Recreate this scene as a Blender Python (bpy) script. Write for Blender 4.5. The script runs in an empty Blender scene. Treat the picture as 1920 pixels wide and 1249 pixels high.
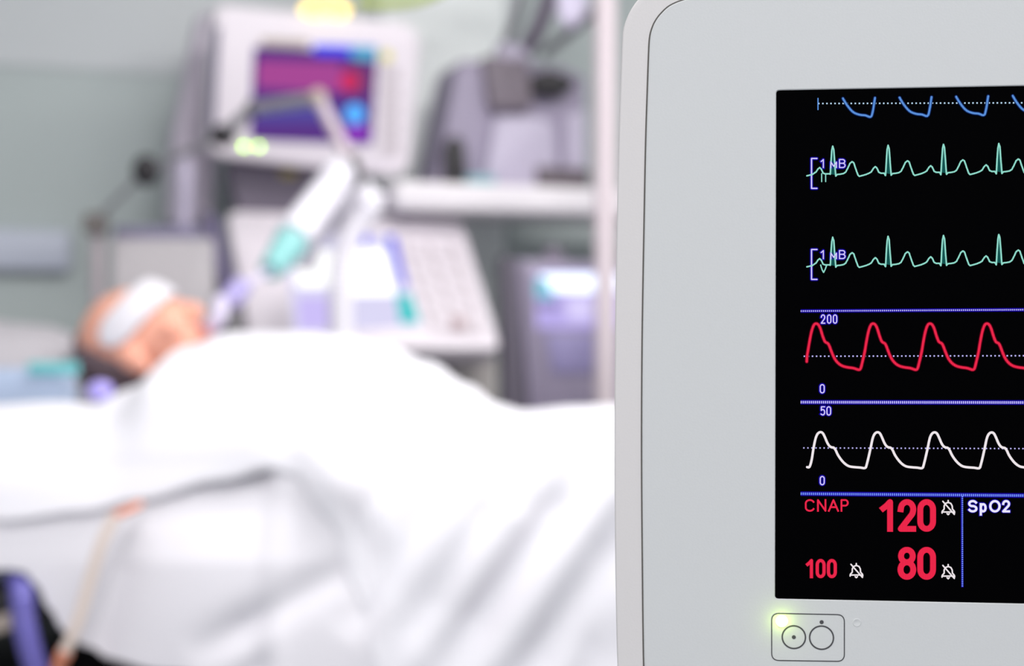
import bpy, bmesh, math, random
from mathutils import Vector, Matrix, noise
random.seed(7)
R = math.radians
S = bpy.context.scene
C = S.collection
V = Vector

# ------------------------------------------------------------------ camera, world, light, exposure
CAMZ = 1.0
F = 50.0 / 36.0 * 1920            # focal length in pixels of the 1920 x 1249 frame
cd = bpy.data.cameras.new('camera'); cd.lens = 50; cd.sensor_width = 36; cd.clip_start = 0.02
cd.dof.use_dof = True; cd.dof.focus_distance = 0.636; cd.dof.aperture_fstop = 4.4
cam = bpy.data.objects.new('camera', cd); C.objects.link(cam)
cam.location = (0, 0, CAMZ); cam.rotation_euler = (R(90), 0, 0)
S.camera = cam

w = bpy.data.worlds.new('world'); S.world = w; w.use_nodes = True
w.node_tree.nodes['Background'].inputs[0].default_value = (0.95, 0.965, 1.0, 1)
w.node_tree.nodes['Background'].inputs[1].default_value = 1.06

def area(name, loc, sx, sy, power, col=(1, 1, 1), target=None):
    ld = bpy.data.lights.new(name, 'AREA'); ld.shape = 'RECTANGLE'; ld.size = sx; ld.size_y = sy
    ld.energy = power; ld.color = col
    o = bpy.data.objects.new(name, ld); C.objects.link(o); o.location = loc
    if target:
        o.rotation_euler = (V(target) - V(loc)).to_track_quat('-Z', 'Y').to_euler()
    return o
area('ceiling_lamp_over_bed', (0.40, 2.05, 2.66), 1.15, 0.55, 24, (1.0, 0.985, 0.97))
area('ceiling_lamp_by_monitor', (-0.15, -0.9, 2.66), 1.15, 0.55, 42, (1.0, 0.98, 0.965))
area('added_fill_before_bed', (0.35, 0.95, 2.66), 1.15, 0.55, 27, (1.0, 0.985, 0.97))  # extra panel added to brighten the bed's near side and the equipment
area('ceiling_lamp_at_wall', (1.6, 2.3, 2.66), 1.15, 0.55, 24, (1.0, 0.985, 0.97))

S.view_settings.view_transform = 'Standard'; S.view_settings.look = 'None'
S.view_settings.exposure = 0.0; S.view_settings.gamma = 1.0
S.view_settings.use_curve_mapping = False

# ------------------------------------------------------------------ helpers
def at(px, py, Y):
    return V(((px - 960) / F * Y, Y, CAMZ - (py - 624.5) / F * Y))

def lin(c):
    return tuple(((x / 255) / 12.92 if x / 255 < 0.04045 else ((x / 255 + 0.055) / 1.055) ** 2.4) for x in c)

def mat(name, rgb, rough=0.5, metal=0.0, bump=0.0, scale=200.0, var=0.04, spec=0.5, sss=0.0, trans=0.0, sheen=0.0):
    m = bpy.data.materials.new(name); m.use_nodes = True
    nt = m.node_tree; b = nt.nodes['Principled BSDF']
    col = lin(rgb)
    tc = nt.nodes.new('ShaderNodeTexCoord'); nz = nt.nodes.new('ShaderNodeTexNoise')
    nz.inputs['Scale'].default_value = scale; nz.inputs['Detail'].default_value = 3
    nt.links.new(tc.outputs['Object'], nz.inputs['Vector'])
    mx = nt.nodes.new('ShaderNodeMix'); mx.data_type = 'RGBA'
    mx.inputs[6].default_value = tuple(min(1, c * (1 - var)) for c in col) + (1,)
    mx.inputs[7].default_value = tuple(min(1, c * (1 + var)) for c in col) + (1,)
    nt.links.new(nz.outputs['Fac'], mx.inputs[0]); nt.links.new(mx.outputs[2], b.inputs['Base Color'])
    b.inputs['Roughness'].default_value = rough; b.inputs['Metallic'].default_value = metal
    b.inputs['Specular IOR Level'].default_value = spec
    if sss:
        b.inputs['Subsurface Weight'].default_value = sss; b.inputs['Subsurface Radius'].default_value = (0.012, 0.005, 0.003)
        b.inputs['Subsurface Scale'].default_value = 1.0
    if trans: b.inputs['Transmission Weight'].default_value = trans
    if sheen: b.inputs['Sheen Weight'].default_value = sheen
    if bump:
        bp = nt.nodes.new('ShaderNodeBump'); bp.inputs['Strength'].default_value = bump; bp.inputs['Distance'].default_value = 0.002
        nt.links.new(nz.outputs['Fac'], bp.inputs['Height']); nt.links.new(bp.outputs['Normal'], b.inputs['Normal'])
    return m

def emis(name, rgb, strength=1.0, stripes=0.0):
    m = bpy.data.materials.new(name); m.use_nodes = True
    nt = m.node_tree; nt.nodes.remove(nt.nodes['Principled BSDF'])
    e = nt.nodes.new('ShaderNodeEmission'); e.inputs[0].default_value = lin(rgb) + (1,); e.inputs[1].default_value = strength
    nt.links.new(e.outputs[0], nt.nodes['Material Output'].inputs[0])
    if stripes:                                   # the pixel columns of the LCD
        tc = nt.nodes.new('ShaderNodeTexCoord'); sp = nt.nodes.new('ShaderNodeSeparateXYZ')
        nt.links.new(tc.outputs['Object'], sp.inputs[0])
        mu = nt.nodes.new('ShaderNodeMath'); mu.operation = 'MULTIPLY'; mu.inputs[1].default_value = 2 * math.pi / 0.00073
        nt.links.new(sp.outputs[0], mu.inputs[0])
        sn = nt.nodes.new('ShaderNodeMath'); sn.operation = 'SINE'; nt.links.new(mu.outputs[0], sn.inputs[0])
        ma = nt.nodes.new('ShaderNodeMath'); ma.operation = 'MULTIPLY_ADD'
        ma.inputs[1].default_value = strength * stripes; ma.inputs[2].default_value = strength
        nt.links.new(sn.outputs[0], ma.inputs[0]); nt.links.new(ma.outputs[0], e.inputs[1])
    return m

class Plane:
    """a flat front at O; yaw > 0 turns its right side away, tilt > 0 leans its top back"""
    def __init__(s, O, yaw=0, tilt=0):
        s.O = V(O); y, t = R(yaw), R(tilt)
        s.u = V((math.cos(y), math.sin(y), 0)); n0 = V((math.sin(y), -math.cos(y), 0)); up = V((0, 0, 1))
        s.n = n0 * math.cos(t) + up * math.sin(t); s.v = up * math.cos(t) - n0 * math.sin(t)
        b = -s.n
        s.M = Matrix(((s.u.x, b.x, s.v.x, s.O.x), (s.u.y, b.y, s.v.y, s.O.y), (s.u.z, b.z, s.v.z, s.O.z), (0, 0, 0, 1)))
    def px(s, x, y):
        d = V(((x - 960) / F, 1, -(y - 624.5) / F)); c = V((0, 0, CAMZ))
        P = c + d * ((s.O - c).dot(s.n) / d.dot(s.n)) - s.O
        return (P.dot(s.u), P.dot(s.v))
    def pxs(s, pts): return [s.px(*p) for p in pts]
    def w(s, u, d, v): return s.M @ V((u, d, v))

I4 = Matrix.Identity(4)
WM = {}
def empty(name, loc, rot=None):
    o = bpy.data.objects.new(name, None); C.objects.link(o); o.empty_display_size = 0.05
    m = Matrix.Translation(V(loc))
    if rot is not None: m = m @ rot.to_4x4()
    o.matrix_world = m; WM[o.name] = m
    return o

def tag(o, label, cat, group=None):
    o['label'] = label; o['category'] = cat
    if group: o['group'] = group
    return o

def thing(name, loc, label, cat, group=None, rot=None):
    return tag(empty(name, loc, rot), label, cat, group)

class MB:
    def __init__(s, M=None): s.bm = bmesh.new(); s.M = M or I4
    def _v(s, p): return s.bm.verts.new(s.M @ V(p))
    def face(s, vs):
        try: return s.bm.faces.new(vs)
        except ValueError: return None
    def slab(s, outline, prof):
        """outline: (x,z) points; prof: list of (inset, y) front to back"""
        n = len(outline); nr = []
        cx = sum(p[0] for p in outline) / n; cz = sum(p[1] for p in outline) / n
        area2 = sum(outline[i][0] * outline[(i + 1) % n][1] - outline[(i + 1) % n][0] * outline[i][1] for i in range(n))
        sg = 1 if area2 > 0 else -1
        for i in range(n):
            a, b, c = V(outline[i - 1]), V(outline[i]), V(outline[(i + 1) % n])
            t = ((b - a).normalized() + (c - b).normalized())
            t = t.normalized() if t.length > 1e-9 else (c - b).normalized()
            nr.append(V((-t.y, t.x)) * sg)
        rings = [[s._v((outline[i][0] + nr[i].x * ins, y, outline[i][1] + nr[i].y * ins)) for i in range(n)] for ins, y in prof]
        for a, b in zip(rings, rings[1:]):
            for i in range(n): s.face([a[i], a[(i + 1) % n], b[(i + 1) % n], b[i]])
        s.face(rings[0]); s.face(rings[-1][::-1])
        return s
    def block(s, outline, y0, y1, f=0.004):
        f = min(f, abs(y1 - y0) * 0.45)
        return s.slab(outline, [(f, y0), (f * .29, y0 + f * .29), (0, y0 + f), (0, y1 - f), (f * .29, y1 - f * .29), (f, y1)])
    def box(s, c, d, f=0.004, rot=None):
        x, y, z = d[0] / 2, d[1] / 2, d[2] / 2
        t = MB(s.M @ Matrix.Translation(V(c)) @ (rot.to_4x4() if rot else I4)); t.bm.free(); t.bm = s.bm
        t.block(rrect(-x, -z, x, z, min(f * 1.5, x * .9, z * .9), 3), -y, y, f); return s
    def tube(s, pts, r, seg=12, smooth=6, cor=0.0, per=0.02):
        P = spline([V(p) for p in pts], smooth) if smooth else [V(p) for p in pts]
        n = len(P); rs = r if callable(r) else (lambda t: r)
        L = [0]
        for a, b in zip(P, P[1:]): L.append(L[-1] + (b - a).length)
        if cor:                                    # corrugated hose: resample finely
            step = per / 4; Q = []; k = 0; d = 0
            while d < L[-1]:
                while L[k + 1] < d: k += 1
                Q.append(P[k].lerp(P[k + 1], (d - L[k]) / (L[k + 1] - L[k]))); d += step
            P = Q; n = len(P); L = [i * step for i in range(n)]
        t0 = (P[1] - P[0]).normalized(); nn = t0.orthogonal().normalized(); rings = []
        for i in range(n):
            t = (P[min(i + 1, n - 1)] - P[max(i - 1, 0)]).normalized()
            nn = (nn - t * nn.dot(t)).normalized(); bb = t.cross(nn)
            rr = rs(L[i] / max(L[-1], 1e-9))
            if cor: rr *= 1 + cor * math.cos(i * math.pi / 2)
            rings.append([s._v(P[i] + (nn * math.cos(2 * math.pi * k / seg) + bb * math.sin(2 * math.pi * k / seg)) * rr) for k in range(seg)])
        for a, b in zip(rings, rings[1:]):
            for k in range(seg): s.face([a[k], a[(k + 1) % seg], b[(k + 1) % seg], b[k]])
        s.face(rings[0][::-1]); s.face(rings[-1]); return s
    def lathe(s, a, axis, prof, seg=24):
        """prof: (distance along axis, radius)"""
        a = V(a); ax = V(axis).normalized(); n = ax.orthogonal().normalized(); b = ax.cross(n)
        rings = [[s._v(a + ax * h + (n * math.cos(2 * math.pi * k / seg) + b * math.sin(2 * math.pi * k / seg)) * max(r, 1e-5)) for k in range(seg)] for h, r in prof]
        for p, q in zip(rings, rings[1:]):
            for k in range(seg): s.face([p[k], p[(k + 1) % seg], q[(k + 1) % seg], q[k]])
        s.face(rings[0][::-1]); s.face(rings[-1]); return s
    def ball(s, c, rad, rot=None, seg=24, keep=None):
        m = s.M @ Matrix.Translation(V(c)) @ (rot.to_4x4() if rot else I4) @ Matrix.Diagonal(V((rad[0], rad[1], rad[2], 1)))
        r = bmesh.ops.create_uvsphere(s.bm, u_segments=seg, v_segments=seg // 2 + 2, radius=1.0)
        if keep:
            dead = [v for v in r['verts'] if not keep(v.co)]
            alive = [v for v in r['verts'] if keep(v.co)]
            bmesh.ops.delete(s.bm, geom=dead, context='VERTS'); vs = alive
        else: vs = r['verts']
        for v in vs: v.co = m @ v.co
        return s
    def stroke(s, pts, wd, y, caps=True, butt=False):
        P = [V(p) for p in pts]; h = wd / 2
        for a, b in zip(P, P[1:]):
            d = b - a
            if d.length < 1e-7: continue
            d.normalize(); n = V((-d.y, d.x)) * h
            s.face([s._v((q.x, y, q.y)) for q in (a - n, b - n, b + n, a + n)])
        if caps:
            Q = P[1:-1] if butt and (P[0] - P[-1]).length > 1e-6 else P
            for p in Q: s.disc(p, h, y, 10)
        return s
    def disc(s, p, r, y, seg=16):
        s.face([s._v((p[0] + r * math.cos(2 * math.pi * k / seg), y, p[1] + r * math.sin(2 * math.pi * k / seg))) for k in range(seg)]); return s
    def rect(s, x, z, wx, wz, y):
        s.face([s._v((x + a * wx / 2, y, z + b * wz / 2)) for a, b in ((-1, -1), (1, -1), (1, 1), (-1, 1))]); return s
    def build(s, name, m, parent=None, smooth=True, weld=False, normals=True):
        if weld: bmesh.ops.remove_doubles(s.bm, verts=s.bm.verts, dist=1e-6)
        if normals: bmesh.ops.recalc_face_normals(s.bm, faces=s.bm.faces)
        for f in s.bm.faces: f.smooth = smooth and len(f.verts) <= 6      # flat caps stay flat
        me = bpy.data.meshes.new(name)
        if parent is None:                          # origin at the base of the thing
            xs = [v.co for v in s.bm.verts]
            o_ = V((sum(p.x for p in xs) / len(xs), sum(p.y for p in xs) / len(xs), min(p.z for p in xs)))
            M = Matrix.Translation(o_)
        else: M = WM[parent.name]
        s.bm.transform(M.inverted()); s.bm.to_mesh(me); s.bm.free()
        for mm in (m if isinstance(m, (list, tuple)) else [m]): me.materials.append(mm)
        o = bpy.data.objects.new(name, me); C.objects.link(o)
        if smooth:
            try: me.set_sharp_from_angle(angle=R(38))
            except Exception: pass
        if parent is None: o.matrix_world = M
        else: o.parent = parent
        WM[o.name] = M
        return o

def spline(P, k):
    if len(P) < 3 or k < 2: return list(P)
    out = []; n = len(P)
    for i in range(n - 1):
        p0 = P[max(i - 1, 0)]; p1 = P[i]; p2 = P[i + 1]; p3 = P[min(i + 2, n - 1)]
        for j in range(k):
            t = j / k
            out.append(0.5 * ((2 * p1) + (p2 - p0) * t + (2 * p0 - 5 * p1 + 4 * p2 - p3) * t * t + (3 * p1 - p0 - 3 * p2 + p3) * t ** 3))
    out.append(P[-1]); return out

def rrect(x0, z0, x1, z1, r, n=5):
    return rpoly([(x0, z0), (x1, z0), (x1, z1), (x0, z1)], r, n)
def rpoly(pts, r, n=5):
    out = []; m = len(pts)
    for i in range(m):
        a, b, c = V(pts[i - 1]), V(pts[i]), V(pts[(i + 1) % m])
        rr = r[i] if isinstance(r, (list, tuple)) else r
        rr = min(rr, (a - b).length * .45, (c - b).length * .45)
        p = b + (a - b).normalized() * rr; q = b + (c - b).normalized() * rr
        for k in range(n + 1):
            t = k / n; out.append(tuple((1 - t) ** 2 * p + 2 * t * (1 - t) * b + t * t * q))
    return out

def interp(tab, x):
    if x <= tab[0][0]: return tab[0][1]
    for (a, b), (c, d) in zip(tab, tab[1:]):
        if x <= c:
            t = (x - a) / (c - a); t = t * t * (3 - 2 * t); return b + (d - b) * t
    return tab[-1][1]

def struct(o):
    o['kind'] = 'structure'; return o

# ------------------------------------------------------------------ materials
M_ = dict(
    wall=mat('wall_paint', (183, 192, 192), 0.6, scale=3, var=0.02),
    panel=mat('wall_panel_paint', (204, 208, 211), 0.5, scale=3, var=0.02),
    rail=mat('wall_rail_plastic', (186, 191, 207), 0.4),
    column=mat('wall_column_paint', (246, 250, 250), 0.5),
    ceil=mat('ceiling_paint', (225, 226, 226), 0.8),
    floor=mat('floor_vinyl', (128, 132, 136), 0.35, scale=20),
    shell=mat('monitor_shell_plastic', (207, 204, 205), 0.42, bump=0.05, scale=900, var=0.012, spec=0.35),
    front=mat('monitor_front_plastic', (199, 201, 203), 0.48, bump=0.05, scale=900, var=0.012, spec=0.3),
    seam=mat('seam_dark', (84, 81, 78), 0.7),
    glass=mat('screen_black', (1, 1, 2), 0.5, spec=0.012),
    ink=mat('panel_ink', (72, 72, 76), 0.6, spec=0.2),
    sheet=mat('white_sheet', (231, 229, 236), 0.85, bump=0.08, scale=600, var=0.01, sheen=0.1),
    cover=mat('white_blanket', (230, 227, 234), 0.9, bump=0.15, scale=300, var=0.015, sheen=0.1),
    pillow=mat('pillowcase', (179, 175, 181), 0.85, bump=0.08, scale=500, var=0.01),
    pad=mat('pale_blue_cloth', (168, 183, 208), 0.85, bump=0.08, scale=500),
    teal=mat('teal_cloth', (108, 192, 196), 0.7),
    mattress=mat('mattress_vinyl', (120, 124, 140), 0.5),
    skin=mat('skin', (234, 170, 148), 0.5, sss=0.25, scale=60, var=0.05, spec=0.35),
    lip=mat('lips', (190, 96, 100), 0.45, spec=0.35),
    hair=mat('short_grey_hair', (118, 98, 103), 0.8, bump=0.4, scale=400, var=0.3),
    gauze=mat('gauze', (222, 219, 226), 0.9, bump=0.3, scale=700, var=0.02),
    dark=mat('dark_metal', (40, 38, 44), 0.5),
    black=mat('black_plastic', (34, 31, 36), 0.5),
    steel=mat('grey_metal', (140, 139, 145), 0.35, metal=0.35),
    beige=mat('beige_plastic', (176, 162, 153), 0.5),
    vent=mat('ventilator_plastic', (225, 217, 225), 0.5, var=0.015),
    ventside=mat('ventilator_side_plastic', (197, 187, 202), 0.5),
    lav=mat('lavender_grey_plastic', (150, 141, 164), 0.5),
    lavlight=mat('pale_lavender_plastic', (186, 178, 199), 0.5),
    lavdark=mat('dark_violet_plastic', (98, 89, 123), 0.5),
    greyvio=mat('grey_violet_plastic', (121, 112, 128), 0.5),
    hose=mat('white_hose_plastic', (241, 238, 246), 0.5, spec=0.4),
    key=mat('keypad_membrane', (189, 179, 186), 0.5),
    pole=mat('pale_pink_enamel', (215, 202, 208), 0.4),
    shelf=mat('shelf_laminate', (232, 227, 232), 0.5),
    box=mat('warm_grey_plastic', (186, 181, 185), 0.55),
    orange=mat('orange_tube', (222, 140, 110), 0.4),
    palepink=mat('pale_tube', (236, 218, 208), 0.4),
    blue=mat('violet_blue_hose', (104, 98, 176), 0.45),
    violet=mat('violet_plastic', (176, 164, 240), 0.45),
    clear=mat('frosted_plastic', (214, 206, 230), 0.4, spec=0.4),
)

# ------------------------------------------------------------------ the room
WY = 20.0                                            # the back wall runs away to the right by this angle
wall = Plane((-1.25, 3.55, 0), WY, 0)
o = MB(wall.M).box((1.8, 0.06, 1.36), (9.0, 0.12, 2.74), 0.002).build('wall_back', M_['wall']); struct(o)
u0, v0 = wall.px(0, 122); 
o = MB(wall.M).box((0.2, -0.003, v0 + 0.49), (2.3, 0.006, 0.98), 0.002).build('trim_1', M_['panel']); struct(o)
u1, va = wall.px(40, 432); u2, vb = wall.px(140, 512)
o = MB(wall.M).box((u2 - 0.86, -0.018, (va + vb) / 2), (1.7, 0.036, va - vb), 0.012).build('trim_2', M_['rail']); struct(o)
ul, vt = wall.px(706, -40); ur, _ = wall.px(940, 300)
o = MB(wall.M).box(((ul + ur) / 2, -0.02, 1.36), (ur - ul, 0.04, 2.72), 0.006).build('trim_3', M_['column']); struct(o)
struct(MB().box((0.4, 1.6, -0.03), (7.5, 8.4, 0.06), 0.001).build('floor', M_['floor']))
struct(MB().box((0.4, 1.6, 2.77), (7.5, 8.4, 0.06), 0.001).build('ceiling', M_['ceil']))
struct(MB().box((-3.38, 1.9, 1.37), (0.08, 2.4, 2.74), 0.001).build('wall_left', M_['wall']))
struct(MB().box((4.0, 1.6, 1.37), (0.08, 8.0, 2.74), 0.001).build('wall_right', M_['wall']))

# ------------------------------------------------------------------ the patient monitor in front
D0 = 0.64
mon = Plane(at(1454, 646, D0), -6.3, -1.9)
PX = D0 / F                                         # one photo pixel on the screen, in metres
mt = thing('patient_monitor', mon.O, 'large pale grey patient monitor filling the right of the photo, waveforms on its black screen', 'monitor', rot=mon.M.to_3x3())

su0, sv1 = mon.px(1457, 170); _, sv0 = mon.px(1451, 1122); su0 = (su0 + mon.px(1451, 1122)[0]) / 2
SW = (sv1 - sv0) * 4 / 3; su1 = su0 + SW; ucen = (su0 + su1) / 2
# left side of the two outlines as traced, mirrored about the middle of the screen
def outline(tr):
    L = [V(mon.px(*p)) for p in tr]
    L = spline(L, 6)
    Rr = [V((2 * ucen - p.x, p.y)) for p in reversed(L)]
    return [tuple(p) for p in L + Rr]
outer = outline([(1300, 1440), (1230, 1432), (1186, 1402), (1164, 1340), (1157.5, 1249), (1153.5, 1060), (1152, 850), (1153, 640), (1156, 440), (1160, 260), (1163.5, 150), (1166, 84), (1167.7, 58), (1173, 39), (1182, 19), (1196, -1), (1216, -21), (1242, -38), (1275, -50), (1320, -56), (1380, -58)])
inner = outline([(1330, 1396), (1266, 1390), (1228, 1366), (1210, 1320), (1205.5, 1249), (1203, 1060), (1201.5, 850), (1202.5, 640), (1206.5, 400), (1209.3, 260), (1212.5, 160), (1214.6, 100), (1216.2, 73), (1219.5, 57), (1226, 41), (1237, 25.5), (1254, 10), (1279, -1), (1310, -8), (1345, -11), (1390, -12)])
d = MB(mon.M)
d.slab(outer, [(0.0030, 0.0), (0.0010, 0.0), (0.0005, 0.00015), (0.00015, 0.0005), (0, 0.0011), (0.0, 0.034), (0.006, 0.052), (0.03, 0.075)])
d.build('housing', M_['shell'], mt)
def shrink(ol, k):
    n = len(ol); out = []
    for i in range(n):
        a, b, c = V(ol[i - 1]), V(ol[i]), V(ol[(i + 1) % n]); t = (c - a).normalized(); q = V((t.y, -t.x))
        mid = V((ucen, (sv0 + sv1) / 2))
        if q.dot(mid - b) < 0: q = -q
        out.append(tuple(b + q * k))
    return out
d = MB(mon.M); d.slab(inner, [(0, -0.0002), (0, 0.0015)]); d.build('seam', M_['seam'], mt, normals=True)
# front panel: a plate with a screen opening
hole = rrect(su0, sv0, su1, sv1, 0.0016, 5)
pl = shrink(inner, 0.0007)
d = MB(mon.M); bm = d.bm
def ring(pts, y): return [d._v((p[0], y, p[1])) for p in pts]
o0, o1, o2 = ring(shrink(pl, 0.0005), -0.0012), ring(pl, -0.0007), ring(pl, 0.0014)
h0, h1, h2 = ring(shrink(hole, -0.0004), -0.0012), ring(hole, -0.0008), ring(hole, 0.0014)
for a, b in ((o0, o1), (o1, o2), (h0, h1), (h1, h2)):
    n = len(a)
    for i in range(n): d.face([a[i], a[(i + 1) % n], b[(i + 1) % n], b[i]])
ed = []
for rg in (o0, h0):
    for i in range(len(rg)):
        e = bm.edges.get((rg[i], rg[(i + 1) % len(rg)])); ed.append(e)
bmesh.ops.triangle_fill(bm, use_beauty=True, use_dissolve=False, edges=ed)
fp = d.build('front_panel', M_['front'], mt)
YS = -0.0004                                         # depth of the screen surface in the panel
d = MB(mon.M); d.slab(rrect(su0 - .0004, sv0 - .0004, su1 + .0004, sv1 + .0004, 0.002, 4), [(0, YS), (0, YS + 0.0006)])
scr = d.build('screen', M_['glass'], mt)

# ---- what the screen shows (sub-parts of the screen, thin layers on its surface, with painted glow behind strokes)
E = dict(
    lav=emis('screen_lavender', (214, 204, 255), 1.0), blue=emis('screen_blue_halo', (22, 8, 150), 1.0),
    dot=emis('screen_dot', (196, 190, 255), 1.0), dotblue=emis('screen_dot_blue', (120, 150, 255), 1.0),
    bluetr=emis('screen_blue_trace', (92, 146, 222), 0.95, 0.18), green=emis('screen_green_trace', (150, 226, 210), 0.95, 0.18),
    red=emis('screen_red', (240, 40, 76), 0.95, 0.16), white=emis('screen_white', (240, 232, 236), 1.0, 0.05),
    greenfill=emis('screen_green_dim', (20, 84, 80), 1.0, 0.3), spo=emis('screen_white_bold', (236, 232, 255), 1.0),
    redfr=emis('screen_dim_red', (96, 4, 26), 1.0), bluefr=emis('screen_dim_blue', (14, 34, 84), 1.0),
)
LY = [YS - 0.00012 * k for k in range(1, 7)]
def smooth2(p, k=5): return [tuple(q) for q in spline([V(a) for a in p], k)]
def drawpx(d, pts, wpx, layer, caps=True, butt=False): d.stroke(mon.pxs(pts), wpx * PX, LY[layer], caps, butt)

# dotted lines
def dotted(x0, y0, x1, y1, step, wx, wz, m, name='dotted_line', fringe=None, vertical=False):
    n = int(math.hypot(x1 - x0, y1 - y0) / step)
    if fringe:
        d = MB(mon.M); drawpx(d, [(x0 - 1, y0), (x1, y1)], fringe, 0, False); d.build('line_halo', E['blue'], scr, smooth=False)  # blue screen glow painted as a wider stroke behind the dots
    d = MB(mon.M)
    for i in range(n + 1):
        t = i * step / math.hypot(x1 - x0, y1 - y0)
        u, v = mon.px(x0 + (x1 - x0) * t, y0 + (y1 - y0) * t); d.rect(u, v, wx * PX, wz * PX, LY[1])
    d.build(name, m, scr, smooth=False)
EX = 2620                                           # the lines run on to the far side of the screen
def ext(x0, y0, x1, y1): return (x0, y0, EX, y0 + (y1 - y0) * (EX - x0) / (x1 - x0))
dotted(*ext(1535, 194.5, 1920, 193.2), 7.6, 2.6, 2.6, emis('screen_dot_pale', (190, 222, 246)))
dotted(*ext(1502, 583.3, 1920, 580.8), 3.8, 1.9, 2.8, E['dot'], fringe=6.5)
dotted(*ext(1502, 754, 1920, 754.6), 3.8, 2.1, 4.8, E['dot'], fringe=8.5)
dotted(*ext(1502, 925.5, 1920, 929), 3.8, 2.1, 4.6, E['dotblue'], fringe=8.5)
dotted(*ext(1508, 668, 1920, 667), 7.6, 2.6, 2.6, E['dot'], fringe=None)
dotted(*ext(1507, 839.7, 1920, 841), 7.6, 2.4, 2.4, E['dot'], fringe=None)
dotted(1804, 931, 1804, 1101, 3.8, 2.6, 2.2, E['dotblue'], fringe=4.2)

# traces
def trace(pts, wpx, m, name, layer=3, fr=None):
    if fr:
        d = MB(mon.M); drawpx(d, pts, wpx + 3, 2); d.build('trace_halo', fr, scr, smooth=False)  # dim glow along the trace, painted as a wider stroke
    d = MB(mon.M); drawpx(d, pts, wpx, layer); return d.build(name, m, scr, smooth=False)
d = MB(mon.M); drawpx(d, [(1533.3, 185), (1533.3, 206)], 2.2, 3); d.build('scale_tick', E['bluetr'], scr, smooth=False)
for k in range(10):
    s_ = 106 * k; ty = -1.6 * k
    trace(smooth2([(1580 + s_, 185 + ty), (1588 + s_, 198 + ty), (1599 + s_, 210.5 + ty), (1611 + s_, 215.5 + ty), (1622 + s_, 216.8 + ty), (1632 + s_, 219.5 + ty), (1636 + s_, 209 + ty), (1640 + s_, 184 + ty)], 4), 3.6, E['bluetr'], 'pleth_trace', fr=E['bluefr'])
beat = [(-4.8, 52.5), (-3.6, 30), (-2.0, 8), (-0.4, 0), (1.6, 6), (3.4, 30), (5.4, 56), (8, 53), (14, 52.4), (20, 51.2), (24, 48.5), (28, 41), (32, 32.2), (36, 29), (39, 31), (43, 43), (47, 54), (49.5, 56.4), (55, 55), (62, 53), (68, 50.5), (72, 48), (76, 41.5), (79.5, 38.3), (82.5, 41), (86, 48.8), (90, 50.6), (96, 50.6)]
for dy in (0, 170.5):
    pts = [(1512.5, 330 + dy), (1522.5, 327.6 + dy), (1530, 322.5 + dy), (1533, 317.5 + dy), (1536.5, 314.6 + dy), (1539.5, 317.5 + dy), (1543, 325 + dy), (1547, 326.4 + dy), (1554.5, 326.2 + dy)]
    for k in range(10):
        x0 = 1561.2 + 103.7 * k; y0 = 274.5 - 1.65 * k + dy
        pts += [(x0 + a, y0 + b) for a, b in beat] + [(x0 + 98.5, y0 + 55)]
        d = MB(mon.M); d.face([d._v((u, LY[1], v)) for u, v in mon.pxs([(x0 - 4.6, y0 + 52), (x0 + 5.2, y0 + 54), (x0 + 1.6, y0 + 6), (x0 - 2, y0 + 6)])])
        d.build('spike_fill', E['greenfill'], scr, smooth=False)
    trace(pts, 2.7, E['green'], 'heart_trace')
    d = MB(mon.M)
    drawpx(d, [(1531.5, 297.5 + dy), (1521.3, 297.5 + dy), (1521.3, 353.5 + dy), (1531.5, 353.5 + dy)], 6, 0)
    d.build('bracket_halo', E['blue'], scr, smooth=False)  # blue glow around the bracket, painted in
    d = MB(mon.M)
    drawpx(d, [(1531.5, 297.5 + dy), (1521.3, 297.5 + dy), (1521.3, 353.5 + dy), (1531.5, 353.5 + dy)], 2.4, 2)
    d.build('scale_bracket', E['lav'], scr, smooth=False)
d = MB(mon.M); drawpx(d, [(1540.2, 326), (1540.2, 341)], 2, 4); drawpx(d, [(1547.6, 328), (1547.6, 341)], 2, 4); d.build('lead_mark', E['green'], scr, smooth=False)
d = MB(mon.M); drawpx(d, [(1538.2, 497), (1541, 506), (1543.7, 511), (1546.4, 506), (1549.4, 498)], 2.2, 4); d.build('lead_mark', E['green'], scr, smooth=False)

art = [(-14.5, 53), (-11.5, 35), (-7.5, 15), (-3.5, 3.5), (0.5, 0), (5, 1.8), (9, 9), (13, 22), (17, 32.5), (20, 35.5), (23, 37), (26, 42), (30.5, 54), (36, 66), (43, 74.5), (51, 79.5), (61, 82), (70, 83.2), (76, 85), (81, 86.4), (84.5, 84), (87.5, 73)]
pts = [(1512.3, 678), (1512.8, 668)]
for k in range(10): pts += [(1528.7 + 106.6 * k + a, 606.8 + b) for a, b in art]
trace(smooth2(pts, 3), 4.3, E['red'], 'pressure_trace', fr=E['redfr'])
co2 = [(-13, 31), (-9, 12), (-5, 3), (0, 0), (4.5, 2), (8.5, 9.5), (13, 20), (17, 26), (21, 28.4), (25, 29.2), (28.5, 33.5), (33, 43), (40, 53), (47, 60), (54, 64), (63, 65.5), (75, 66.4), (83.6, 67.2), (87, 60)]
pts = [(1513, 875.5), (1517.5, 875), (1521.5, 862)]
for k in range(10): pts += [(1537.8 + 106.8 * k + a, 810 + 0.2 * k + b) for a, b in co2]
trace(smooth2(pts, 3), 4.4, E['white'], 'breathing_trace')

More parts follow.
